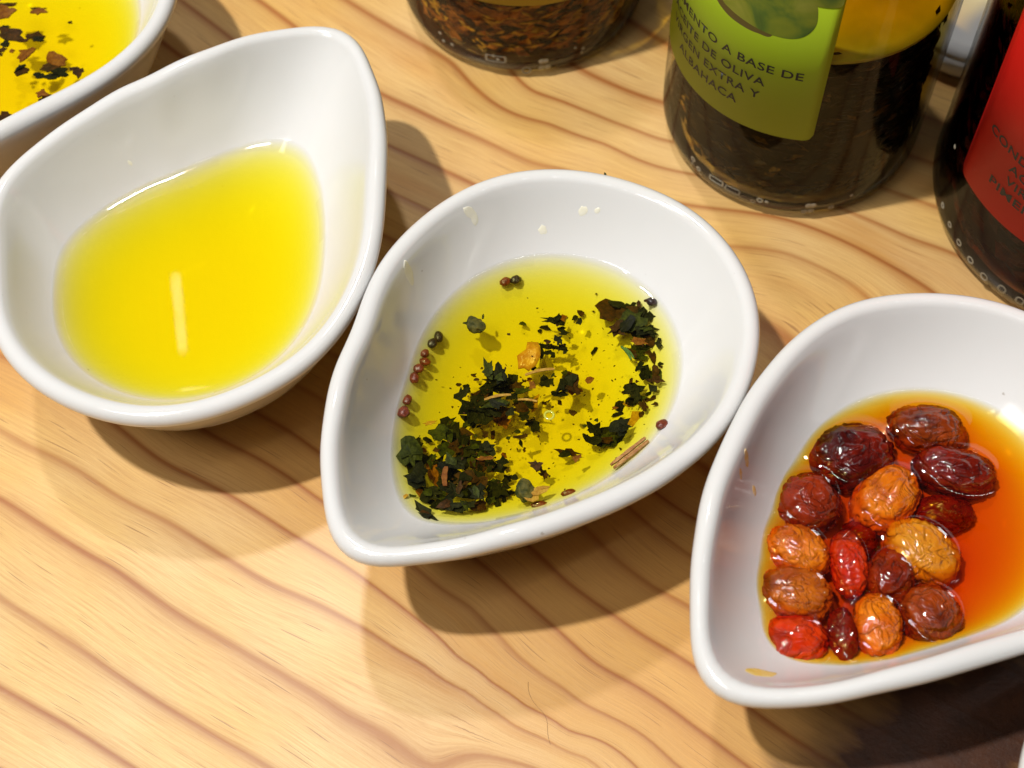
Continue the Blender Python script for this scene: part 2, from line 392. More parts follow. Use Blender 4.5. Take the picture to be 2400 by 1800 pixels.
        F.append(tuple(range(n))); F.append(tuple(reversed([(len(rings)-1)*n+k for k in range(n)])))
        me = mesh(name, V, F); o = link(name, me, mat); o.location = (s.c[0]*MM, s.c[1]*MM, 0)
        tag(o, label, cat); return o

bowl1 = Bowl((-59.08, 23.46), 1.0592, B1, 'white teardrop bowl of plain yellow oil, its narrow end pointing to the back', (-6, -7))
bowl2 = Bowl((2.59, -16.22), 4.0114, B2, 'white teardrop bowl in the middle holding oil with floating dark herb flakes', (-2.8, .6))
bowl3 = Bowl((70.16, -46.26), 3.8575, B3, 'white teardrop bowl holding orange oil and wrinkled berries', (0, -2.5), ZL3, 15.0, 3.85)
bowl0 = Bowl((-114.8, 72.33), 4.272, BASE, 'white teardrop bowl cut by the top left corner, with brown flakes in yellow oil', (0, 0), ZL+3)
bowl4 = Bowl((111.4, -117.2), 4.2, BASE, 'white bowl of which only a sliver of rim shows at the bottom right corner')

bowl1.liquid('oil_pool', ZL, OIL_PLAIN, 'clear golden oil filling the left bowl, nothing floating in it')
bowl0.liquid('oil_pool', ZL+3, OIL_PLAIN, 'yellow oil with brown flakes in the bowl at the top left corner')
bowl2.liquid('oil_pool', ZL, OIL_HERB, 'greenish yellow oil with floating dark herbs in the middle bowl')

# ------------------------------------------------------------------ berries in the orange oil
def c4(x, y, z): return at(1600+x/1.951, 850+y/1.951, z)
BER = [  # x, y, rx, ry, rot (deg, picture), rise of the top over the oil, colour key, label
 (785,395,188,133,-8,2.6,'dark','large dark red wrinkled berry at the upper left of the cluster'),
 (1130,280,165,95,8,2.2,'brown','brown berry with an orange patch, uppermost in the orange oil'),
 (1255,472,170,98,16,2.2,'dark','long dark red berry right of the large one, creased lengthwise'),
 (580,615,140,122,25,2.6,'maroon','maroon berry with a pale scar, touching the left edge of the oil'),
 (945,592,165,118,-38,2.2,'orange','orange brown berry in the middle, under the large dark red one'),
 (1215,650,120,75,4,-.6,'deep','deep red berry sunk under the oil, right of the middle'),
 (825,770,82,88,0,-1.2,'deep','nearly black red berry sunk between its neighbours'),
 (535,838,142,98,36,2.2,'orange','amber berry at the left, below the maroon one with the scar'),
 (765,905,76,135,0,1.8,'red','narrow upright bright red berry in the middle of the cluster'),
 (1110,840,165,112,44,2.2,'yellow','yellowish berry with crackled skin at the right of the cluster'),
 (961,955,108,122,28,1.8,'maroon','small round maroon berry beside the narrow red one'),
 (525,1032,158,108,18,2.2,'tan','tan brown berry above the big red one at lower left'),
 (522,1250,146,112,0,1.8,'red','big bright red berry at the lowest left of the cluster'),
 (740,1225,62,108,0,.8,'deep','narrow deep red berry squeezed between the red and the amber one'),
 (898,1182,100,128,0,2.2,'orange','amber oval berry in the bottom row of the cluster'),
 (1142,1122,132,108,28,2.2,'brown','dark brown berry at the lower right end of the cluster'),
]
def mat_berry(key, a, b, cdark):
    s = NT('berry_skin_'+key); P = s.obj(); oi = s.n('ShaderNodeObjectInfo').outputs['Random']
    va = s.n('ShaderNodeVectorMath', operation='ADD'); s.l(P, va.inputs[0]); s.l(oi, va.inputs[1]); v = va.outputs[0]
    c = s.mix(s.ramp(s.noise(v, 170, 4, .6), [(.36, 0.0), (.62, 1.0)]), a, b)
    wr = s.n('ShaderNodeTexVoronoi', feature='DISTANCE_TO_EDGE'); wr.inputs['Scale'].default_value = 330
    dv = s.n('ShaderNodeVectorMath', operation='ADD'); nz = s.n('ShaderNodeTexNoise'); nz.inputs['Scale'].default_value = 260; s.l(v, nz.inputs['Vector'])
    sc = s.n('ShaderNodeVectorMath', operation='SCALE'); s.l(nz.outputs['Color'], sc.inputs[0]); sc.inputs['Scale'].default_value = .006
    s.l(v, dv.inputs[0]); s.l(sc.outputs[0], dv.inputs[1]); s.l(dv.outputs[0], wr.inputs['Vector'])
    crease = s.ramp(wr.outputs[0], [(0.0, 1.0), (.10, 0.0)])
    c = s.mix(s.math('MULTIPLY', crease, .12), c, cdark)
    blot = s.ramp(s.noise(v, 95, 3), [(.56, 0.0), (.68, .8)]); c = s.mix(blot, c, cdark)
    rid = s.math('ABSOLUTE', s.math('SUBTRACT', s.noise(v, 210, 3, .5, .8), .5))
    hgt = s.math('ADD', s.math('MULTIPLY', s.noise(v, 150, 2), .8), s.math('MULTIPLY', s.math('MINIMUM', rid, .08), 5.0))
    bs = s.bsdf(c, .25, s.bump(hgt, .9, .0012))
    cb = s.n('ShaderNodeBump'); cb.inputs['Strength'].default_value = .28; cb.inputs['Distance'].default_value = .0006; s.l(hgt, cb.inputs['Height']); s.l(cb.outputs[0], bs.inputs['Coat Normal'])
    bs.inputs['Subsurface Weight'].default_value = .10; bs.inputs['Subsurface Radius'].default_value = (.004, .0012, .0004); bs.inputs['Subsurface Scale'].default_value = 1.0
    bs.inputs['Coat Weight'].default_value = 1.0; bs.inputs['Coat Roughness'].default_value = .05; bs.inputs['Specular IOR Level'].default_value = .04
    return s.m
BM = {'dark': mat_berry('dark', (0.0583, 0.0021, 0.0010), (0.1652, 0.0087, 0.0020), (0.0146, 0.0007, 0.0005)),
      'brown': mat_berry('brown', (0.0875, 0.0087, 0.0015), (0.2722, 0.0399, 0.0030), (0.0213, 0.0021, 0.0005)),
      'maroon': mat_berry('maroon', (0.1166, 0.0073, 0.0015), (0.2333, 0.0217, 0.0030), (0.0292, 0.0021, 0.0010)),
      'deep': mat_berry('deep', (0.0875, 0.0021, 0.0005), (0.1944, 0.0073, 0.0010), (0.0194, 0.0007, 0.0005)),
      'red': mat_berry('red', (0.4082, 0.0131, 0.0010), (0.5346, 0.0363, 0.0020), (0.1458, 0.0044, 0.0005)),
      'orange': mat_berry('orange', (0.4860, 0.0871, 0.0020), (0.6415, 0.1742, 0.0050), (0.2333, 0.0254, 0.0010)),
      'yellow': mat_berry('yellow', (0.5249, 0.1742, 0.0076), (0.6026, 0.2467, 0.0151), (0.2722, 0.0580, 0.0030)),
      'tan': mat_berry('tan', (0.2916, 0.0508, 0.0030), (0.4860, 0.1234, 0.0071), (0.1166, 0.0160, 0.0010))}
bumps = []
for i, (x, y, rx, ry, rot, rise, key, lab) in enumerate(BER):
    P = c4(x, y, ZL3+.5); k = 1/(1.951*FPX/np.linalg.norm(P-CAM))
    a, b = rx*k*1.07, ry*k*1.16; h = min(a, b)*.92
    th = math.radians(-rot)
    cz = ZL3+rise-h
    bm = bmesh.new(); bmesh.ops.create_icosphere(bm, subdivisions=5, radius=1)
    sd = Vector((i*7.3, i*3.1, 5.7))
    for v in bm.verts:
        p = v.co.copy(); q = p*1.05
        # big dents, then long wrinkles running the length of the fruit
        m = 1+.10*mnoise.noise(q*1.3+sd)
        wv = Vector((p.x*1.1, p.y*2.4, p.z*2.4))+sd
        wr = abs(mnoise.noise(wv)); wr2 = abs(mnoise.noise(wv*2.1+sd)); wr3 = abs(mnoise.noise(wv*4.3))
        wr4 = abs(mnoise.noise(q*7.5+sd)); m += .40*min(wr, .22)-.30*min(wr2, .15)-.22*min(wr3, .12)-.08*min(wr4, .12)+.012
        sx = math.copysign(abs(p.x)**.93, p.x)
        v.co = Vector((sx*a*m*MM, p.y*b*m*MM, p.z*h*m*MM))
    me = bpy.data.meshes.new('dried_berry'); bm.to_mesh(me); bm.free()
    o = link('dried_berry', me, BM[key]); o.location = (P[0]*MM, P[1]*MM, cz*MM); o.rotation_euler = (0, 0, th)
    tag(o, lab, 'berry', 'dried berries floating in the orange oil')
    if rise > 0:
        f = math.sqrt(max(.1, 1-((ZL3-cz)/h)**2)); bumps.append((P[0], P[1], a*f*1.05, b*f*1.05, th, 1.2))
bowl3.liquid('oil_pool', ZL3, OIL_CHILI, 'deep orange oil round the berries in the right bowl', bumps, fine=4)

def on_glaze(bowl, px, py):
    z = 30.0
    for _ in range(25):
        P = at(px, py, z); z = .5*z+.5*min(38, bowl.inside(P[0], P[1]))
    return at(px, py, z)
# ------------------------------------------------------------------ flakes, seeds and buds in the herb oil
def c3(x, y, z=ZL-.3): return at(900+x/2.5525, 600+y/2.5525, z)
K3 = 1/(2.5525*10.4)     # crop pixels to millimetres near the oil
def mat_flake(name, a, b, rough=.6):
    s = NT(name); P = s.obj()
    c = s.mix(s.ramp(s.noise(P, 900, 4, .65), [(.38, 0.0), (.66, 1.0)]), a, b)
    s.bsdf(c, rough, s.bump(s.noise(P, 1500, 3), .4, .0002), **{'Specular IOR Level': .12}); return s.m
FM = {'k': mat_flake('black_green_leaf', (.003, .004, .0015), (.012, .013, .004)),
      'g': mat_flake('olive_green_leaf', (.013, .018, .004), (.045, .055, .008)),
      'b': mat_flake('dark_brown_leaf', (.020, .009, .003), (.060, .022, .006)),
      'r': mat_flake('russet_leaf', (.12, .035, .006), (.22, .085, .012)),
      't': mat_flake('tan_leaf', (.30, .15, .018), (.46, .28, .045)),
      'e': mat_flake('bright_green_leaf', (.035, .09, .008), (.08, .15, .02))}
def flake_mesh(name, rx, ry, seed, n=9, ragged=.42, thick=.16, curl=.5):
    r = random.Random(seed); V = []; ang = 0
    pr = [max(.42, 1+ragged*r.uniform(-1, 1)) for _ in range(n)]
    for k in range(n):
        a = 2*math.pi*(k+r.uniform(-.3, .3))/n; V.append((rx*pr[k]*math.cos(a), ry*pr[k]*math.sin(a)))
    ca, cb = r.uniform(-1, 1)*curl, r.uniform(-1, 1)*curl; big = max(rx, ry)
    def zz(x, y): return big*.35*(ca*(x/big)**2+cb*(y/big)*(x/big))
    top = [(x, y, zz(x, y)+thick/2) for x, y in V]; bot = [(x, y, zz(x, y)-thick/2) for x, y in V]
    mid = [(x*.5, y*.5, zz(x*.5, y*.5)+thick*.5+r.uniform(-.05, .12)*big*.5) for x, y in V]
    VV = top+bot+mid+[(0, 0, thick/2)]; F = []
    for k in range(n):
        k2 = (k+1) % n
        F += [(k, k2, 2*n+k2, 2*n+k), (2*n+k, 2*n+k2, 3*n), (k2, k, n+k, n+k2)]
    F.append(tuple(reversed(range(n, 2*n))))
    return mesh(name, VV, F)
# x, y, half length, half width (crop px), rotation, kind
FL = [
 (1385,330,78,100,60,'b'),(1400,440,55,40,20,'b'),(1480,385,80,60,20,'g'),(1545,345,70,40,10,'k'),(1500,450,70,42,-30,'k'),(1585,365,35,28,0,'k'),(1480,305,38,26,-30,'k'),(1525,290,14,22,0,'b'),(1565,270,16,10,0,'b'),
 (1570,440,60,32,20,'k'),(1610,470,22,24,10,'k'),(1520,510,50,22,-20,'r'),(1590,510,40,28,30,'b'),(1640,520,22,26,0,'k'),(1505,565,48,38,10,'g'),(1560,550,42,34,0,'g'),(1605,600,22,36,10,'b'),(1580,575,22,14,0,'b'),(1540,600,32,22,0,'g'),
 (1530,660,22,30,-20,'k'),(1655,645,18,10,20,'k'),(1660,662,10,6,0,'b'),(1570,710,36,46,0,'k'),(1640,710,48,44,20,'g'),(1625,740,40,26,-20,'b'),(1605,790,20,28,40,'k'),(1520,600,30,14,40,'k'),
 (1478,745,18,16,0,'b'),(1510,750,12,10,0,'b'),(1490,792,60,26,0,'k'),(1465,800,30,24,10,'k'),(1585,820,26,12,20,'k'),(1510,840,26,42,0,'k'),(1490,865,40,24,10,'k'),(1545,850,22,16,40,'g'),(1612,850,22,14,30,'b'),(1575,860,26,14,-30,'b'),
 (1558,895,20,32,25,'b'),(1625,885,20,12,0,'b'),(1415,900,36,24,35,'k'),(1380,910,18,14,0,'r'),(1455,885,22,24,0,'t'),(1398,948,36,15,0,'k'),(1535,945,16,18,0,'b'),(1495,985,48,44,0,'t'),
 (1370,1050,92,70,20,'k'),(1340,1090,64,48,35,'g'),(1420,1020,56,44,0,'k'),(1250,1030,42,40,0,'k'),(1205,1015,14,12,0,'g'),(1268,983,11,12,0,'g'),(1240,1100,46,26,-10,'k'),(1130,935,18,17,0,'b'),(1100,880,40,34,20,'-'),
 (1100,1175,62,22,-10,'b'),(1085,1185,30,18,30,'k'),(1150,1210,30,18,10,'r'),(905,1250,42,26,10,'b'),(925,1275,20,12,30,'b'),(955,1305,22,34,30,'b'),(720,1190,16,20,0,'r'),(820,1080,40,12,15,'b'),(745,1087,16,10,0,'g'),(800,1052,18,14,0,'g'),(822,1125,14,26,10,'k'),(838,1160,12,12,0,'b'),
 (1260,563,17,24,-30,'k'),(1183,340,22,18,0,'b'),(1140,368,18,16,0,'k'),(1170,390,22,20,20,'k'),(1010,383,58,26,-18,'k'),(1065,373,28,16,10,'r'),(968,428,28,14,-10,'k'),(932,449,14,10,0,'k'),(1055,435,26,20,10,'k'),(1085,458,26,16,0,'k'),
 (1045,500,26,28,20,'k'),(975,512,16,14,0,'b'),(1000,545,70,16,-8,'k'),(940,570,14,56,-5,'k'),(1065,545,34,30,20,'k'),(985,578,34,22,0,'k'),(1010,598,16,14,0,'g'),(1085,570,18,14,0,'k'),(832,403,26,10,-20,'g'),(895,675,14,14,0,'k'),(870,738,20,12,0,'r'),(885,775,22,24,0,'r'),(838,748,12,8,0,'b'),
 (975,757,38,34,10,'k'),(1013,713,13,10,0,'g'),(1225,745,28,18,25,'r'),(1075,770,30,60,-15,'k'),(1125,760,44,62,20,'b'),(1105,715,34,26,-20,'g'),(1140,795,36,32,0,'r'),(1050,830,40,22,-10,'k'),(1048,872,14,22,0,'b'),(962,882,18,14,0,'b'),(985,868,16,5,40,'b'),
 (625,685,42,64,10,'g'),(700,700,38,62,5,'k'),(670,750,60,40,0,'k'),(640,790,55,38,10,'k'),(690,795,36,30,0,'k'),(770,750,38,42,20,'k'),(740,790,38,54,0,'k'),(765,840,30,30,0,'k'),(825,805,44,22,10,'g'),(800,775,40,24,0,'b'),(560,840,66,48,-10,'b'),(610,835,40,36,0,'k'),(465,825,34,42,0,'k'),(497,790,30,24,-30,'k'),(447,772,18,15,0,'b'),(533,713,24,13,0,'b'),(550,740,15,10,0,'b'),(572,768,8,7,0,'b'),
 (660,875,70,44,15,'g'),(600,890,55,40,0,'k'),(720,880,28,24,0,'g'),(520,920,70,62,0,'k'),(510,985,52,50,10,'k'),(590,960,55,40,0,'k'),(640,930,70,30,5,'k'),(700,985,50,55,-10,'r'),(690,930,50,30,0,'b'),(755,932,24,24,0,'k'),(820,870,40,26,20,'g'),(872,890,26,24,0,'k'),(905,880,14,44,-15,'t'),(815,915,36,28,-20,'b'),(840,960,36,34,-30,'k'),(880,1000,30,28,-20,'k'),(912,1025,24,30,25,'k'),
 (567,1018,20,12,0,'k'),(607,1068,20,24,35,'b'),(648,1072,14,24,-10,'b'),(548,1075,10,10,0,'g'),(275,997,34,18,0,'t'),(375,1005,46,44,-20,'k'),(330,1065,66,58,-10,'g'),(410,1060,48,56,10,'k'),(480,1080,38,60,20,'b'),(250,1098,28,16,-20,'k'),(440,1100,30,50,0,'k'),(385,1150,60,56,0,'g'),(470,1150,40,46,0,'k'),
 (155,1180,58,84,10,'g'),(195,1150,26,66,-10,'k'),(150,1250,44,50,0,'k'),(235,1160,20,14,0,'r'),(315,1160,18,16,0,'b'),(545,1150,50,38,10,'k'),(620,1150,48,34,-20,'k'),(600,1180,62,28,0,'g'),(600,1210,52,14,5,'r'),(270,1215,54,36,-10,'k'),(330,1240,38,40,0,'k'),(205,1310,64,60,0,'k'),(180,1270,38,44,0,'k'),(300,1310,26,90,18,'r'),
 (420,1240,80,48,0,'k'),(500,1240,50,44,0,'k'),(575,1250,44,40,0,'b'),(400,1310,66,56,0,'k'),(480,1330,60,50,0,'b'),(555,1330,58,60,0,'k'),(640,1250,28,34,0,'k'),(700,1240,34,32,-20,'k'),(675,1270,50,24,10,'k'),(210,1400,44,30,-20,'k'),(280,1420,50,42,0,'k'),(350,1400,30,64,-20,'g'),(420,1410,66,52,0,'k'),(510,1410,54,46,0,'g'),(560,1420,48,44,0,'k'),(300,1490,60,30,-10,'k'),(390,1490,66,34,0,'k'),(480,1490,60,34,0,'k'),(560,1490,50,30,0,'b'),(600,1520,40,10,10,'b'),
 (225,1540,78,34,-38,'k'),(255,1560,48,26,-30,'b'),(460,1540,24,14,0,'k'),(690,1390,60,48,0,'k'),(660,1440,44,50,0,'k'),(720,1420,30,40,0,'k'),(650,1375,40,34,0,'g'),(755,1415,26,14,0,'k'),(740,1330,34,26,0,'k'),(780,1325,18,14,0,'k'),(120,1440,22,12,20,'t'),(215,1435,24,40,-10,'r'),(370,1400,14,50,-25,'t'),
 (150,1435,30,10,10,'g'),(630,1595,34,9,10,'k'),(1268,228,8,5,0,'b'),(1253,330,9,5,0,'b'),(747,467,9,7,0,'b'),(410,903,6,8,0,'b'),(1383,738,5,5,0,'b'),(915,313,7,5,0,'b'),(1168,1098,7,4,0,'b'),
]
NAMEK = {'k': 'black green', 'g': 'olive green', 'b': 'dark brown', 'r': 'russet', 't': 'tan', 'e': 'bright green'}
def region(x, y):
    if x > 1330 and y < 400: return 'the uppermost clump at the far right', 'uppermost right clump'
    if x > 1330 and y < 620: return 'the trail just under the uppermost right clump', 'upper right trail'
    if x > 1330 and y < 760: return 'the sparse upper part of the right trail', 'sparse right trail'
    if x > 1330 and y < 930: return 'the middle of the right hand trail', 'middle right trail'
    if x > 1170 and y >= 620: return 'the front end of the right trail', 'front right trail'
    if x < 420 and y > 1330: return 'the front left edge of the narrow end clump', 'narrow end, front left'
    if x < 860 and y > 1330: return 'the front right edge of the narrow end clump', 'narrow end, front right'
    if x < 420 and y > 1150: return 'the left heart of the narrow end clump', 'narrow end, left heart'
    if x < 860 and y > 1150: return 'the right heart of the narrow end clump', 'narrow end, right heart'
    if x < 860 and y > 1000: return 'the back of the narrow end clump', 'narrow end, back'
    if x < 960 and y > 860: return 'the front half of the middle left clump', 'middle left, front'
    if x < 960 and y > 600: return 'the back half of the middle left clump', 'middle left, back'
    if y > 1000: return 'the loose bits near the front of the oil', 'loose bits at the front'
    if y > 600: return 'the loose bits at the centre of the oil', 'loose bits at the centre'
    return 'the loose bits at the back of the oil', 'loose bits at the back'
order = 0
for i, (x, y, hx, hy, rot, k) in enumerate(FL):
    if k == '-': continue
    clump = 1 if hx*hy > 900 else 0
    z = ZL-.8-random.random()*(5.5 if clump else 7.5)
    P = c3(x, y, z)
    floor_z = bowl2.inside(P[0], P[1]); z = max(z, floor_z+.4); P = c3(x, y, z)
    me = flake_mesh('herb_flake', hx*K3*.94, hy*K3*.99, 100+i, n=14 if hx*hy > 600 else 8, ragged=.50, thick=.10)
    o = link('herb_flake', me, FM[k], smooth=False); o.location = tuple(c*MM for c in P)
    o.rotation_euler = (random.uniform(-.22, .22), random.uniform(-.22, .22), math.radians(rot))
    reg, short = region(x, y)
    size = 'large' if hx*hy > 2600 else ('small' if hx*hy > 350 else 'tiny')
    tag(o, f'{size} {NAMEK[k]} flake in {reg}', 'herb flake', f'{size} {NAMEK[k]} flakes of the {short}')
    if hx*hy > 1500 and k in 'kgb':        # big leaves carry a curled second layer as one of their own shreds
        k2 = random.choice('kkgb'); me2 = flake_mesh('herb_flake', hx*K3*.6, hy*K3*.5, 700+i, n=10, ragged=.55, thick=.1)
        o2 = link('herb_flake', me2, FM[k2], smooth=False)
        P2 = c3(x+random.uniform(-.5, .5)*hx, y+random.uniform(-.5, .5)*hy, min(z+.5, ZL-.5))
        o2.location = tuple(c*MM for c in P2); o2.rotation_euler = (random.uniform(-.5, .5), random.uniform(-.5, .5), random.uniform(0, 6))
        tag(o2, f'small {NAMEK[k2]} shred over leaves in {reg}', 'herb flake', f'small {NAMEK[k2]} shreds on top of the {short}')

r = random.Random(77); V = []; F = []
spots = [(f[0], f[1], max(f[2], f[3])) for f in FL if f[2]*f[3] > 700]
for i in range(520):
    if i % 4: bx, by, sp = spots[r.randrange(len(spots))]; x, y = r.gauss(bx, sp*1.3), r.gauss(by, sp*1.3)
    else: x, y = r.uniform(300, 1650), r.uniform(250, 1500)
    if ((x-960)/820)**2+((y-850)/700)**2 > 1 or (x < 800 and y < 620): continue
    z = ZL-r.uniform(.4, 8); P = c3(x, y, z)
    if z < bowl2.inside(P[0], P[1])+.3: continue
    L = r.uniform(.10, .42); a = r.uniform(0, 6.3); u = np.array([math.cos(a), math.sin(a), r.uniform(-.5, .5)])*L; v = np.array([-math.sin(a), math.cos(a), 0])*L*r.uniform(.25, .8); b = len(V)
    V += [P-u, P+v, P+u*.8, P-v*.9, P+np.array([0, 0, .06]), P-np.array([0, 0, .06])]
    for q in range(4): F += [(b+q, b+(q+1) % 4, b+4), (b+(q+1) % 4, b+q, b+5)]
o = link('herb_dust', mesh('herb_dust', V, F), FM['b'], smooth=False); tag(o, 'fine dark herb dust suspended between the flakes of the herb oil', 'herb dust', None, 'stuff')
def blob(name, P, r, rot, mat, sub=3, amp=.05, seed=0, tilt=(0, 0)):
    bm = bmesh.new(); bmesh.ops.create_icosphere(bm, subdivisions=sub, radius=1)
    for v in bm.verts:
        p = v.co.copy(); m = 1+amp*mnoise.noise(p*1.8+Vector((seed, 0, 3)))
        v.co = Vector((p.x*r[0]*m*MM, p.y*r[1]*m*MM, p.z*r[2]*m*MM))
    me = bpy.data.meshes.new(name); bm.to_mesh(me); bm.free()
    o = link(name, me, mat); o.location = tuple(c*MM for c in P); o.rotation_euler = (tilt[0], tilt[1], rot); return o
SEED_R = mat_simple('red_brown_seed_coat', (.075, .012, .004), (.20, .035, .010), 1200, .35, .5, .0002, Coat_Weight=.2)
SEED_D = mat_simple('dark_seed_coat', (.012, .008, .008), (.035, .014, .010), 1200, .35, .5, .0002, Coat_Weight=.2)
SEEDS = [(725,152,30,22,25,'r','reddish seed, left one of the pair at the top edge of the herb oil'),(787,142,30,23,20,'d','dark seed, right one of the pair at the top edge of the herb oil'),
 (327,482,33,22,-75,'d','black seed, uppermost of the column on the left edge of the herb oil'),(290,522,29,23,65,'d','black seed just below the uppermost one on the left edge'),
 (245,583,24,21,60,'r','red seed, third from the top on the left edge of the herb oil'),(243,632,30,21,-15,'r','bright red seed, fourth from the top on the left edge'),
 (207,673,28,24,0,'r','brown seed, fifth from the top on the left edge of the herb oil'),(183,728,33,23,-85,'r','red seed, sixth from the top, last of the upper row on the left edge'),
 (141,863,29,22,70,'r','brown seed, upper one of the separate pair low on the left edge'),(117,935,33,29,50,'r','broad red seed, lower one of the separate pair on the left edge'),
 (1663,1008,34,23,30,'r','lone red brown seed on the right edge of the herb oil'),(1103,1416,38,17,12,'r','long red seed on the front edge of the herb oil, right one of two'),
 (927,1486,39,17,5,'r','long red seed on the front edge of the herb oil, left one of two'),(1600,272,27,22,-20,'d','dark shiny seed beside the clump at the far right rim')]
for i, (x, y, a, b, rot, k, lab) in enumerate(SEEDS):
    P = on_glaze(bowl2, 900+x/2.5525, 600+y/2.5525); P = c3(x, y, P[2]+b*K3*1.1)
    o = blob('seed', P, (a*K3*1.05, b*K3*1.1, b*K3*.85), math.radians(rot), SEED_R if k == 'r' else SEED_D, seed=i*3.7, amp=.22)
    tag(o, lab, 'seed', 'small oval seeds round the edge of the herb oil')
# buds
BUD = mat_simple('olive_bud', (.022, .028, .006), (.12, .10, .02), 700, .6, .4, .0002, Specular_IOR_Level=.1)
for x, y, a, b, rot, lab, tips in ((545,412,52,44,-40,'olive green bud with pointed sepals floating at the upper left of the herb oil', [(592,362,20,7,80),(495,400,22,8,10),(585,440,16,12,0)]),
                             (845,1400,48,60,0,'brown green flower bud with a papery tail near the front of the herb oil', [(930,1400,52,22,20),(880,1440,44,28,10),(965,1385,26,6,15)])):
    e = empty('flower_bud', c3(x, y, ZL-.6)); tag(e, lab, 'flower bud')
    o = blob('bud_core', (0, 0, 0), (a*K3, b*K3, 1.3), math.radians(rot), BUD, amp=.3, seed=x, sub=4); o.parent = e
    for q, (tx, ty, ha, hb, r2) in enumerate(tips):
        d = c3(tx, ty, ZL-.3)-c3(x, y, ZL-.6)
        s_ = link('sepal', flake_mesh('sepal', ha*K3, hb*K3, 900+q+x, n=8, ragged=.2), FM['g' if x < 600 else 't'], e, False)
        s_.location = tuple(c*MM for c in d); s_.rotation_euler = (0, .2, math.radians(r2))
# garlic flake, slivers, twig, green sprig, bubble
GAR = mat_simple('toasted_garlic', (.40, .15, .012), (.58, .30, .03), 500, .3, .5, .0003)
o = link('garlic_flake', flake_mesh('garlic_flake', 52*K3, 84*K3, 5, n=15, ragged=.26, thick=.3), GAR); o.location = tuple(c*MM for c in c3(868,608,ZL-2.6)); o.rotation_euler = (.1, 0, math.radians(-18))
tag(o, 'orange garlic flake floating in the middle of the herb oil', 'garlic flake')
def strip(name, a, b, wd, mat, th=.3, seg=7, bend=.0):
    A = np.array(a); B = np.array(b); d = B-A; L = np.linalg.norm(d); u = d/L; nrm = np.array([-u[1], u[0], 0]); V = []; F = []
    for k in range(seg+1):
        t = k/seg; w_ = wd*(.75+.35*math.sin(3.1*t)+.12*math.sin(17*t)); c = A+d*t+nrm*bend*L*math.sin(math.pi*t)
        for sx, sz in ((-1, -1), (1, -1), (1, 1), (-1, 1)): V.append(c+nrm*sx*w_/2+np.array([0, 0, sz*th/2*(1.2 if sx > 0 else .8)]))
    for k in range(seg):
        for q in range(4): F.append((k*4+q, k*4+(q+1) % 4, k*4+4+(q+1) % 4, k*4+4+q))
    F += [(3, 2, 1, 0), tuple(seg*4+q for q in range(4))]
    c = A.copy(); V = [v-c for v in V]; o = link(name, mesh(name, V, F), mat, smooth=False); o.location = tuple(x*MM for x in c); return o
TWIG = mat_simple('straw_brown_stalk', (.24, .09, .02), (.46, .26, .075), 1500, .4, .4, .0002)
e = empty('herb_stalk', c3(1470, 1180, ZL+1)); tag(e, 'straw coloured bit of stalk lying against the right edge of the herb oil', 'stalk')
z0 = max(ZL+.2, bowl2.inside(*c3(1575, 1097, ZL)[:2])+.5); z1 = max(ZL+.2, bowl2.inside(*c3(1368, 1262, ZL)[:2])+.5)
for dx, mt in ((-9, TWIG), (9, TWIG)):
    p = strip('stalk_half', c3(1572+dx, 1097+dx, z0), c3(1366+dx, 1258+dx, z1), 17*K3, mt, .55, 10)
    p.location = Vector(p.location)-e.location; p.parent = e
for (xa, ya, xb, yb, wd, mt, lab) in ((845,712,1020,676,14,'t','tan sliver of stalk beside the orange garlic flake'),(1418,540,1480,620,13,'e','bright green sprig sliver near the far right clump'),(1440,548,1495,612,9,'e','thin green sliver right beside the bright green sprig'),(365,1375,372,1260,26,'r','brown woody strip standing in the narrow end clump'),(600,860,760,830,13,'t','tan fibre across the clump left of the middle'),(800,860,915,870,10,'t','curved tan fibre right of the middle left clump')):
    o = strip('herb_sliver', c3(xa, ya, ZL-.1), c3(xb, yb, ZL-.1), wd*K3, FM[mt], .25, 7, .06); tag(o, lab, 'herb sliver')
bub = lathe([(.75, 0), (1.0, .12), (1.1, .3), (1.0, .48), (.75, .5), (.62, .3), (.75, 0)], 32)
o = link('bubble', mesh('bubble', *bub), mat_simple('pale_bubble', (.45, .46, .05), (.55, .5, .08), 200, .1, 0)); o.location = tuple(c*MM for c in c3(988, 957, ZL-.2)); tag(o, 'small ring shaped air bubble near the centre of the herb oil', 'bubble')
# brown flakes in the corner bowl
def c0(x, y, z=ZL+2.6): return at(x/5.027, y/5.027, z)
K0 = 1/(5.027*9.6)
F0 = [(60,150,130,110,0,'r'),(80,60,110,30,0,'b'),(445,130,85,42,-5,'r'),(445,105,80,16,0,'b'),(825,265,24,16,0,'b'),(120,390,150,80,-15,'b'),(40,330,70,30,10,'k'),(60,520,50,50,0,'k'),(30,590,40,30,0,'b'),(430,420,105,58,15,'b'),(460,455,60,40,20,'k'),(265,480,62,24,10,'b'),(310,625,100,78,30,'r'),(135,600,28,22,0,'r'),(270,830,95,80,20,'b'),(240,790,70,30,40,'k'),(10,640,22,20,0,'b'),
      (640,690,125,88,-20,'r'),(620,790,120,60,10,'b'),(700,850,80,60,10,'k'),(610,900,90,42,0,'k'),(480,895,60,38,0,'k'),(850,810,36,22,0,'b'),(930,850,48,70,10,'b'),(560,1190,140,95,-25,'b'),(500,1100,60,50,0,'r'),(840,1065,40,24,10,'r'),(50,1390,75,80,0,'b')]
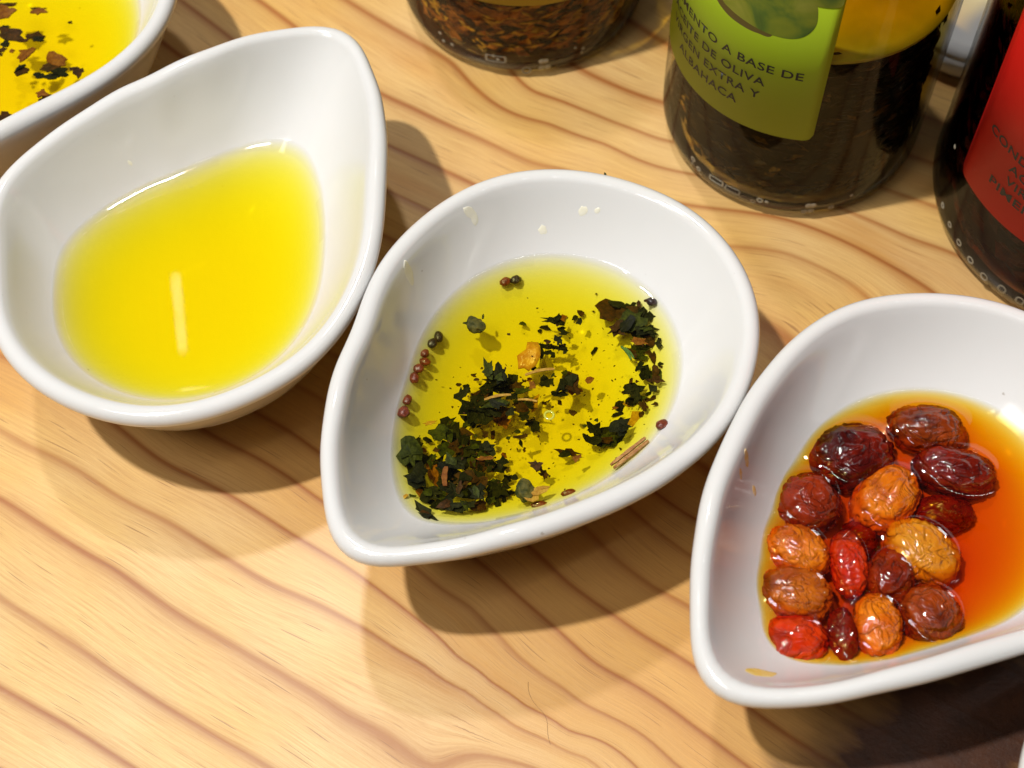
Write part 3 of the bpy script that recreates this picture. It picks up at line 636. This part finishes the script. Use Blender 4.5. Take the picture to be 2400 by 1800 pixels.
for i, (x, y, hx, hy, rot, k) in enumerate(F0):
    z = ZL+2.5-random.random()*.7; P = c0(x, y, z); z = max(z, bowl0.inside(P[0], P[1])+.4); P = c0(x, y, z)
    o = link('chili_flake', flake_mesh('chili_flake', hx*K0, hy*K0, 300+i, n=13, ragged=.42, thick=.3), FM[k], smooth=False)
    o.location = tuple(c*MM for c in P); o.rotation_euler = (random.uniform(-.15, .15), random.uniform(-.15, .15), math.radians(rot))
    sz = 'broad' if hx*hy > 6000 else 'small'
    tag(o, f'{sz} {NAMEK[k]} flake floating in the oil of the top left corner bowl', 'flake', f'{sz} {NAMEK[k]} flakes in the top left corner bowl')

# residue: oil drops and smears on the glaze
DROP = mat_simple('thin_oil_drop', (.77, .745, .60), (.78, .765, .66), 300, .05, 0)
STN = mat_simple('yellow_oil_smear', (.78, .56, .10), (.80, .66, .30), 500, .15, .1)
STO = mat_simple('orange_oil_smear', (.80, .50, .12), (.78, .62, .38), 500, .2, .1)
def glaze_patch(name, bowl, px, py, ra, rb, rot, mat, lab, h=.35, cat='oil drop', seed=0):
    P = on_glaze(bowl, px, py); n = 14; V = []; F = []; r = random.Random(seed)
    edge = [1+.16*r.uniform(-1, 1) for _ in range(n)]
    for f, hh in ((0, 1), (.5, .8), (.85, .42), (1.0, -.35)):
        for k in range(n):
            a = 2*math.pi*k/n; x = ra*f*edge[k]*math.cos(a); y = rb*f*edge[k]*math.sin(a)
            c, s_ = math.cos(rot), math.sin(rot); X, Y = x*c-y*s_, x*s_+y*c
            V.append((X, Y, bowl.inside(P[0]+X, P[1]+Y)-P[2]+h*hh))
    for j in range(3):
        for k in range(n): F.append((j*n+k, (j+1)*n+k, (j+1)*n+(k+1) % n, j*n+(k+1) % n))
    base = len(V); V += [(V[3*n+k][0]*.9, V[3*n+k][1]*.9, V[3*n+k][2]-.5) for k in range(n)]
    for k in range(n): F.append((3*n+k, base+k, base+(k+1) % n, 3*n+(k+1) % n))
    F.append(tuple(reversed(range(base, base+n))))
    o = link(name, mesh(name, V, F), mat); o.location = tuple(c*MM for c in P); tag(o, lab, cat, None); return o
for px, py, ra, rb, rot, lab in ((1103,500,1.6,1.1,.3,'yellowish oil drop on the far left inner wall of the middle bowl'),(1112,512,1.0,1.3,0,'small oil drop just under the far left drop in the middle bowl'),(1272,539,1.05,1.15,0,'lowest of the round oil drops on the back inner wall of the middle bowl'),(1366,495,1.2,1.2,0,'round oil drop in the middle of the back inner wall of the middle bowl'),(1400,494,.7,.7,0,'faint tiny oil drop right of the middle one on the back wall'),(1512,455,1.6,1.7,0,'oil drop close under the rim at the back right of the middle bowl'),(958,640,1.0,2.2,.2,'tall faint oil smear on the left inner wall of the middle bowl'),(305,382,.5,.5,0,'tiny oil drop on the back wall of the left bowl')):
    glaze_patch('oil_drop', bowl1 if px < 400 else bowl2, px, py, ra*.95, rb*.62, rot*.5, DROP, lab, .13, seed=int(px))
for px, py, ra, rb, rot, mt, lab in ((1783,1577,3.3,1.1,.05,STN,'yellow oil smear near the narrow front tip of the orange oil bowl'),(1750,1075,.7,1.1,0,STO,'upper orange speck on the left wall of the orange oil bowl'),(1736,1110,.4,.8,0,STO,'middle orange speck on the left wall of the orange oil bowl'),(1768,1150,.5,.8,0,STO,'lower orange speck on the left wall of the orange oil bowl')):
    glaze_patch('oil_smear', bowl3, px, py, ra, rb, rot, mt, lab, .12, 'smear', seed=int(px))
P = on_glaze(bowl2, 1418, 413); o = link('herb_speck', flake_mesh('herb_speck', .35, .7, 44, n=7), FM['g'], smooth=False); o.location = tuple(c*MM for c in P+np.array([0, 0, .2])); tag(o, 'single dark speck on the back wall of the middle bowl just under its rim', 'herb speck')

# ------------------------------------------------------------------ bottles
def wrap(V, R, az0=0): return [((R+z)*math.cos(az0+x/R), (R+z)*math.sin(az0+x/R), y) for x, y, z in V]
def label_patch(name, R, a0, a1, zb, zt, mat, parent, corner=2.0, thick=.09, tilt=0.0):
    """paper label round the cylinder from azimuth a0 to a1 (radians), rounded corners"""
    n = 90; V = []; F = []
    for k in range(n+1):
        a = a0+(a1-a0)*k/n; e = min((a-a0), (a1-a))*R
        cut = corner-math.sqrt(max(0, corner**2-(corner-e)**2)) if e < corner else 0
        lo = zb+cut+tilt*(a-a0); hi = zt-cut
        for r in (R+.03, R+.03+thick): V += [(r*math.cos(a), r*math.sin(a), lo), (r*math.cos(a), r*math.sin(a), hi)]
    for k in range(n):
        b = k*4; F += [(b+2, b+6, b+7, b+3), (b+1, b+5, b+4, b), (b, b+4, b+6, b+2), (b+3, b+7, b+5, b+1)]
    F += [(0, 2, 3, 1), (n*4+1, n*4+3, n*4+2, n*4)]
    return link(name, mesh(name, V, F), mat, parent)
INK = mat_simple('black_ink', (.010, .010, .008), (.016, .016, .012), 100, .5, 0)
def text_on(R, text, az_start, az_end, base_z, cap, parent, ink, name='lettering', thin=.016):
    cu = bpy.data.curves.new(name, 'FONT'); cu.body = text; cu.size = 1.0; cu.offset = thin; cu.resolution_u = 3; cu.space_character = 1.08
    to = bpy.data.objects.new(name, cu); COL.objects.link(to); bpy.context.view_layer.update()
    dg = bpy.context.evaluated_depsgraph_get(); me = bpy.data.meshes.new_from_object(to.evaluated_get(dg))
    COL.objects.unlink(to); bpy.data.objects.remove(to); bpy.data.curves.remove(cu)
    co = np.zeros(len(me.vertices)*3); me.vertices.foreach_get('co', co); co = co.reshape(-1, 3)
    x0, x1 = co[:, 0].min(), co[:, 0].max(); y1 = .729*1.0
    az = az_start+(co[:, 0]-x0)/(x1-x0)*(az_end-az_start); z = base_z+co[:, 1]/y1*cap; r = R+.16
    new = np.stack([r*np.cos(az), r*np.sin(az), z], 1)*MM
    me.vertices.foreach_set('co', new.ravel()); me.update(); me.materials.clear()
    return link(name, me, ink, parent, False)
D2R = math.pi/180
def flakes_stuff(name, n, R0, R1, z0, z1, size, mats, parent, label, seed, thin=.18):
    r = random.Random(seed); V = []; F = []; mi = []
    for i in range(n):
        a = r.uniform(0, 2*math.pi); rr = math.sqrt(r.uniform(R0**2, R1**2)); z = z0+(z1-z0)*r.random()
        c = np.array([rr*math.cos(a), rr*math.sin(a), z]); L = size*r.uniform(.5, 1.6); W_ = L*r.uniform(.15, .55)
        # slivers lie roughly along the wall
        u = np.array([-math.sin(a), math.cos(a), r.gauss(0, .45)]); u /= np.linalg.norm(u)
        v = np.cross(u, [math.cos(a), math.sin(a), r.gauss(0, .5)]); v /= np.linalg.norm(v); w_ = np.cross(u, v)
        if rr+L*.35 > R1: c[:2] *= (R1-L*.3)/rr if R1-L*.3 > 0 else 1
        b = len(V)
        V += [c-u*L/2, c+v*W_/2-u*L*.1, c+u*L/2, c-v*W_/2+u*L*.12, c+w_*L*thin*.5, c-w_*L*thin*.5]
        for q in range(4): F += [(b+q, b+(q+1) % 4, b+4), (b+(q+1) % 4, b+q, b+5)]
        k = r.randrange(len(mats)); mi += [k]*8
    me = mesh(name, V, F)
    for m in mats: me.materials.append(m)
    me.polygons.foreach_set('material_index', mi)
    o = link(name, me, None, parent, False); tag(o, None, None, None, 'stuff')
    if label: o['label'] = label
    return o
def make_bottle(cx, cy, R, label, height, oil_mat, sed, paper, lab_az, lab_z, kind):
    e = empty('oil_bottle', (cx, cy, 0)); tag(e, label, 'bottle', 'glass bottles of flavoured oil')
    Ri = R-1.1; sh = height*.62; nk = R*.42
    outer = [(0, 1.8), (R*.55, 1.5), (R*.74, .5), (R*.80, 0), (R*.86, .05), (R*.93, .9), (R*.975, 2.6), (R*.997, 5.5), (R, 9)]
    outer += [(R, z) for z in np.linspace(16, sh, 8)]
    for q in np.linspace(.15, 1, 9): outer.append((nk+(R-nk)*math.cos(q*math.pi/2)**.9, sh+R*.75*math.sin(q*math.pi/2)))
    outer += [(nk, height-6), (nk+1.6, height-5.5), (nk+1.6, height-3), (nk, height-2.5), (nk, height)]
    inner = [(nk-2.2, height), (nk-2.2, sh+R*.75-1)]
    for q in np.linspace(.95, .1, 8): inner.append((nk-2.2+(Ri-nk+2.2)*math.cos(q*math.pi/2)**.9, sh-1.5+R*.75*math.sin(q*math.pi/2)))
    inner += [(Ri, z) for z in np.linspace(sh-4, 12, 6)]+[(Ri-.3, 8), (Ri-1.4, 5.6), (Ri-3.4, 4.6), (Ri*.6, 4.8), (0, 5.6)]
    gm = mesh('glass_body', *lathe(outer+inner, 128)); gm.materials.append(GLASS); gm.materials.append(GLASS_IN); gm.materials.append(HEEL)
    ns = 128+(len(outer)-2)*128; gm.polygons.foreach_set('material_index', [(2 if p.center.z < .0072 else 0) if q < ns else 1 for q, p in enumerate(gm.polygons)])
    g = link('glass_body', gm, GLASS, e)
    oil = [(0, 5.4), (Ri*.6, 4.6), (Ri-3.3, 4.4), (Ri-1.2, 5.4), (Ri-.1, 8)]+[(Ri+.15, z) for z in np.linspace(14, sh-4, 6)]+[(Ri*.96, sh+4), (Ri*.80, sh+R*.42), (0, sh+R*.42)]
    link('oil_fill', mesh('oil_fill', *lathe(oil, 128)), oil_mat, e)
    sed(e, Ri)
    cap = [(0, height+9), (nk+1.6, height+9), (nk+2.4, height+8), (nk+2.4, height-6.5), (nk+1.9, height-6.5), (nk+1.9, height+.4), (0, height+.4)]
    link('screw_cap', mesh('screw_cap', *lathe(cap, 64)), CAPM, e)
    lb = label_patch('paper_label', R, lab_az[0]*D2R, lab_az[1]*D2R, lab_z[0], lab_z[1], paper, e)
    return e, lb
CAPM = mat_simple('black_cap', (.015, .015, .015), (.025, .025, .025), 300, .35, .1)
def mat_paper(name, a, b):
    s = NT(name); P = s.obj(); c = s.mix(s.ramp(s.noise(P, 30, 2), [(.3, 0.0), (.7, 1.0)]), a, b)
    s.bsdf(c, .5, s.bump(s.noise(P, 2500, 2), .25, .00008), **{'Specular IOR Level': .2}); return s.m
P_GREEN = mat_paper('lime_green_paper', (.33, .465, .012), (.345, .48, .018))
P_RED = mat_paper('red_paper', (.62, .010, .006), (.66, .014, .009))
P_YEL = mat_paper('mustard_yellow_paper', (.36, .27, .008), (.40, .30, .012))
SD = [mat_flake('soaked_basil_black', (.002, .0015, .001), (.007, .005, .002)), mat_flake('soaked_basil_brown', (.010, .006, .002), (.035, .018, .004)), mat_flake('soaked_basil_amber', (.035, .016, .003), (.13, .065, .008))]
SB = [mat_flake('chili_brown', (.17, .050, .008), (.32, .10, .014)), mat_flake('chili_rust', (.28, .08, .010), (.46, .16, .02)), mat_flake('chili_amber', (.45, .20, .018), (.65, .36, .04)), mat_flake('chili_black', (.012, .006, .003), (.04, .014, .006))]
SRD = [mat_flake('pepper_black', (.006, .002, .001), (.014, .004, .002)), mat_flake('pepper_red', (.03, .003, .002), (.08, .008, .004)), mat_flake('pepper_brown', (.03, .010, .004), (.07, .028, .010))]
def sediment(e, Ri, top, core_mat, mats, n, size, seed, name='sediment'):
    cr = Ri*.90
    core = [(0, 5.7), (Ri*.55, 5.6), (Ri-4.2, 5.6), (cr, 8), (cr, top*.5), (cr, top-2), (cr*.7, top-.5), (0, top)]
    link('sediment_core', mesh('sediment_core', *lathe(core, 64, wob=lambda a, z: 1+.03*math.sin(5*a+z)+.02*math.sin(11*a-z*.7))), core_mat, e)
    flakes_stuff('sediment_flakes', n, Ri*.86, Ri-.3, 6.0, top+1.5, size, mats, e, None, seed)
def bosses(e, R, items):
    for az, z, kind, sz in items:
        if kind == 'o': V, F = lathe([(sz-.22, 0), (sz, .16), (sz+.22, 0)], 20)
        elif kind == 'r':
            n = 24; V = []; F = []
            for f, h in ((1.12, 0), (1, .16), (.88, 0)):
                for k in range(n):
                    a = 2*math.pi*k/n; c, s_ = math.cos(a), math.sin(a); m = 1/max(abs(c), abs(s_))*.8+.2
                    V.append((sz*1.5*m*c*f, sz*m*s_*f*.62, h))
            for j in range(2):
                for k in range(n): F.append((j*n+k, (j+1)*n+k, (j+1)*n+(k+1) % n, j*n+(k+1) % n))
        else: V, F = lathe([(0, .22), (sz*.5, .16), (sz, 0)], 14)
        rr = R*(1.0 if z > 8 else (.997 if z > 5 else .98))-.02
        V = [((rr+v[2])*math.cos(az*D2R+v[0]/R), (rr+v[2])*math.sin(az*D2R+v[0]/R), z+v[1]) for v in V]
        link('embossed_mark', mesh('embossed_mark', V, F), EMB, e)
EMB = mat_simple('raised_glass_mark', (.22, .20, .15), (.36, .34, .27), 200, .08, 0)
# green label bottle
RG = 29.92; green, _ = make_bottle(66.74, 70.73, RG, 'glass bottle with a lime green label, dark herbs settled in golden oil', 145, OIL_DEEP,
    lambda e, Ri: sediment(e, Ri, 50, SD[0], [SD[0]]*5+[SD[1]]*3+[SD[2]], 2200, 4.2, 3), P_GREEN, (-200, -94.4), (28.5, 78), 'basil')
link('oil_glow_disc', mesh('oil_glow_disc', *lathe([(0, 50.5), (26, 50.5), (28.2, 50.2), (28.5, 51.6), (26, 52.2), (0, 53.0)], 64)), mat_simple('painted_oil_glow', (.34, .31, .008), (.50, .42, .012), 90, .5, 0), green)  # added disc, its gold imitates light shining through the oil
for t, a0, a1, bz in (('CONDIMENTO A BASE DE', -190.5, -103.2, 46.7), ('ACEITE DE OLIVA', -174.5, -117.4, 42.4), ('VIRGEN EXTRA Y', -173.5, -118.5, 38.3), ('ALBAHACA', -164.6, -127.7, 34.1)):
    text_on(RG, t, a0*D2R, a1*D2R, bz, 2.25, green, INK)
def star_print(name, R, pts, cen, mat, parent, lift=.14):
    """a printed shape given as (azimuth deg, height) outline round a centre"""
    V = []; F = []; n = len(pts); m = 10
    for j in range(m+1):
        f = j/m
        for p in pts: V.append((cen[0]+(p[0]-cen[0])*f, cen[1]+(p[1]-cen[1])*f))
    V3 = [((R+lift)*math.cos(a*D2R), (R+lift)*math.sin(a*D2R), z) for a, z in V]
    for j in range(m):
        for k in range(n): F.append((j*n+k, j*n+(k+1) % n, (j+1)*n+(k+1) % n, (j+1)*n+k))
    return link(name, mesh(name, V3, F), mat, parent)
def catmull(pts, sub=6):
    out = []; n = len(pts)
    for i in range(n):
        p0, p1, p2, p3 = (np.array(pts[(i+k-1) % n], float) for k in range(4))
        for q in range(sub):
            t = q/sub; out.append(tuple(.5*((2*p1)+(-p0+p2)*t+(2*p0-5*p1+4*p2-p3)*t*t+(-p0+3*p1-3*p2+p3)*t**3)))
    return out
def mat_leafprint():
    s = NT('printed_basil_leaf'); P = s.obj()
    n1 = s.noise(P, 130, 3, .5, .6)
    c = s.ramp(n1, [(.34, (.035, .085, .012)), (.48, (.085, .16, .014)), (.60, (.19, .24, .012)), (.72, (.28, .30, .03))])
    s.bsdf(c, .4); return s.m
LEAF = mat_leafprint(); SHAD = mat_simple('printed_brown_shade', (.10, .075, .012), (.13, .10, .016), 80, .45, 0)
shade = catmull([(-152, 66), (-146, 59.3), (-139, 56.9), (-131, 56.2), (-124, 56.3), (-118, 57.4), (-118, 66), (-130, 74), (-146, 74)])
star_print('printed_shade', RG, shade, (-132, 64), SHAD, green, .13)
leaf = catmull([(-141.5, 59.6), (-137, 58.6), (-131, 58.0), (-125, 57.6), (-117.7, 57.4), (-110.8, 57.9), (-106.1, 59.4), (-103.3, 62.1), (-103.1, 65.3), (-105, 69), (-112, 74), (-124, 76.5), (-138, 77), (-149, 75), (-150, 69), (-146, 64)])
star_print('printed_leaf', RG, leaf, (-126, 69), LEAF, green, .16)
leaf2 = catmull([(-107, 68.8), (-105.5, 68.0), (-102.0, 67.8), (-98.2, 67.9), (-95.4, 68.5), (-95.2, 71), (-97, 75.5), (-102, 76.5), (-106, 74)])
star_print('printed_leaf', RG, leaf2, (-101, 73), LEAF, green, .19)
bosses(green, RG, [(-145,7,'o',.55),(-141,5.5,'o',.5),(-146,4.5,'d',.5),(-140,3.8,'d',.5),(-131,6,'r',1.2),(-123,5,'r',1.2),(-113,4,'o',.5),(-110,5.5,'o',.6),(-107,5.5,'d',.5),(-89,5.5,'d',.8),(-87,5.5,'d',.8),(-90,2.6,'d',.8),(-87,2.8,'d',.8),(-78,3.2,'o',.5),(-70,6.5,'d',.45)])
# jar with brown flakes at the top of the picture
jar, _ = make_bottle(5.32, 114.48, 30.07, 'glass bottle with a mustard label and brown flakes, cut off by the top edge', 84, OIL_CLEAR,
    lambda e, Ri: sediment(e, Ri, 34, SB[0], SB, 3000, 4.6, 5), P_YEL, (-158, -22), (25.0, 47), 'flakes')
bosses(jar, 30.07, [(-133,8,'d',.5),(-131,6,'d',.45),(-126,6.4,'d',.5),(-104,6.5,'r',1.6),(-105,7.3,'d',.5),(-103,6.3,'d',.5),(-90,2.6,'o',1.0),(-83,5.9,'d',.8),(-81,5.9,'d',.7),(-83,3.2,'d',.8),(-80,3.2,'d',.8),(-63,6.8,'d',.5),(-63,5,'d',.45),(-67,8,'d',.4)])
# red label bottle
RR = 38.0; red, _ = make_bottle(133.7, 43.2, RR, 'dark glass bottle with a red label at the right edge', 180, OIL_RED,
    lambda e, Ri: sediment(e, Ri, 92, SRD[0], SRD, 2600, 5.0, 9), P_RED, (-169.2, -60), (23.6, 96), 'pepper')
for t, a0, a1, bz in (('CONDIMENTO A BASE DE', -163.0, -92.0, 41.8), ('ACEITE DE OLIVA', -151.0, -104.0, 38.0), ('VIRGEN EXTRA Y', -150.5, -104.5, 34.4), ('PIMENT\u00d3N', -156.0, -122.0, 30.6)):
    text_on(RR, t, a0*D2R, a1*D2R, bz, 2.3, red, INK)
bosses(red, RR, [(-172,8.5,'o',.6),(-165,7.5,'o',.6),(-158,6.8,'o',.7),(-151,6.0,'o',.8),(-144,5.2,'o',.9),(-137,5.0,'o',.9),(-130,5.0,'o',.9),(-178,24,'d',.6)])

# little white dish between the two bottles
dish = empty('white_dish', (114.1, 96.6, 0)); tag(dish, 'small white dish glimpsed through the gap between the green and red label bottles', 'dish')
WHT = mat_simple('white_glossy_porcelain', (.82, .83, .85), (.80, .81, .83), 50, .12, 0)
link('dish_body', mesh('dish_body', *lathe([(0, 1.0), (11, 1.0), (11.5, 0), (15, 0), (17, 1.2), (18, 3.2), (18.1, 5.2), (17.7, 6.8), (17.3, 7.1), (17.4, 7.5), (16.9, 8.8), (15.4, 9.6), (13.9, 9.3), (13.0, 8.2), (12.4, 5.5), (10, 4.2), (0, 4.0)], 96)), WHT, dish)

# hair on the wood
def tube(name, pts, r, mat, lab, cat):
    cu = bpy.data.curves.new(name, 'CURVE'); cu.dimensions = '3D'; cu.bevel_depth = r*MM; cu.bevel_resolution = 1
    sp = cu.splines.new('NURBS'); sp.points.add(len(pts)-1); sp.order_u = 4; sp.use_endpoint_u = True
    for i, p in enumerate(pts): sp.points[i].co = (*[c*MM for c in p], 1)
    to = bpy.data.objects.new(name, cu); COL.objects.link(to); bpy.context.view_layer.update()
    me = bpy.data.meshes.new_from_object(to.evaluated_get(bpy.context.evaluated_depsgraph_get())); COL.objects.unlink(to); bpy.data.objects.remove(to)
    me.materials.clear(); o = link(name, me, mat); tag(o, lab, cat); return o
HAIR = mat_simple('brown_hair', (.12, .05, .02), (.16, .07, .03), 300, .4, 0)
tube('hair', [at(x, y, .12) for x, y in ((1238,1598),(1236,1620),(1250,1650),(1278,1672),(1285,1700),(1282,1722),(1290,1745))],   .022, HAIR, 'fine curly hair lying on the wood below the middle bowl', 'hair')
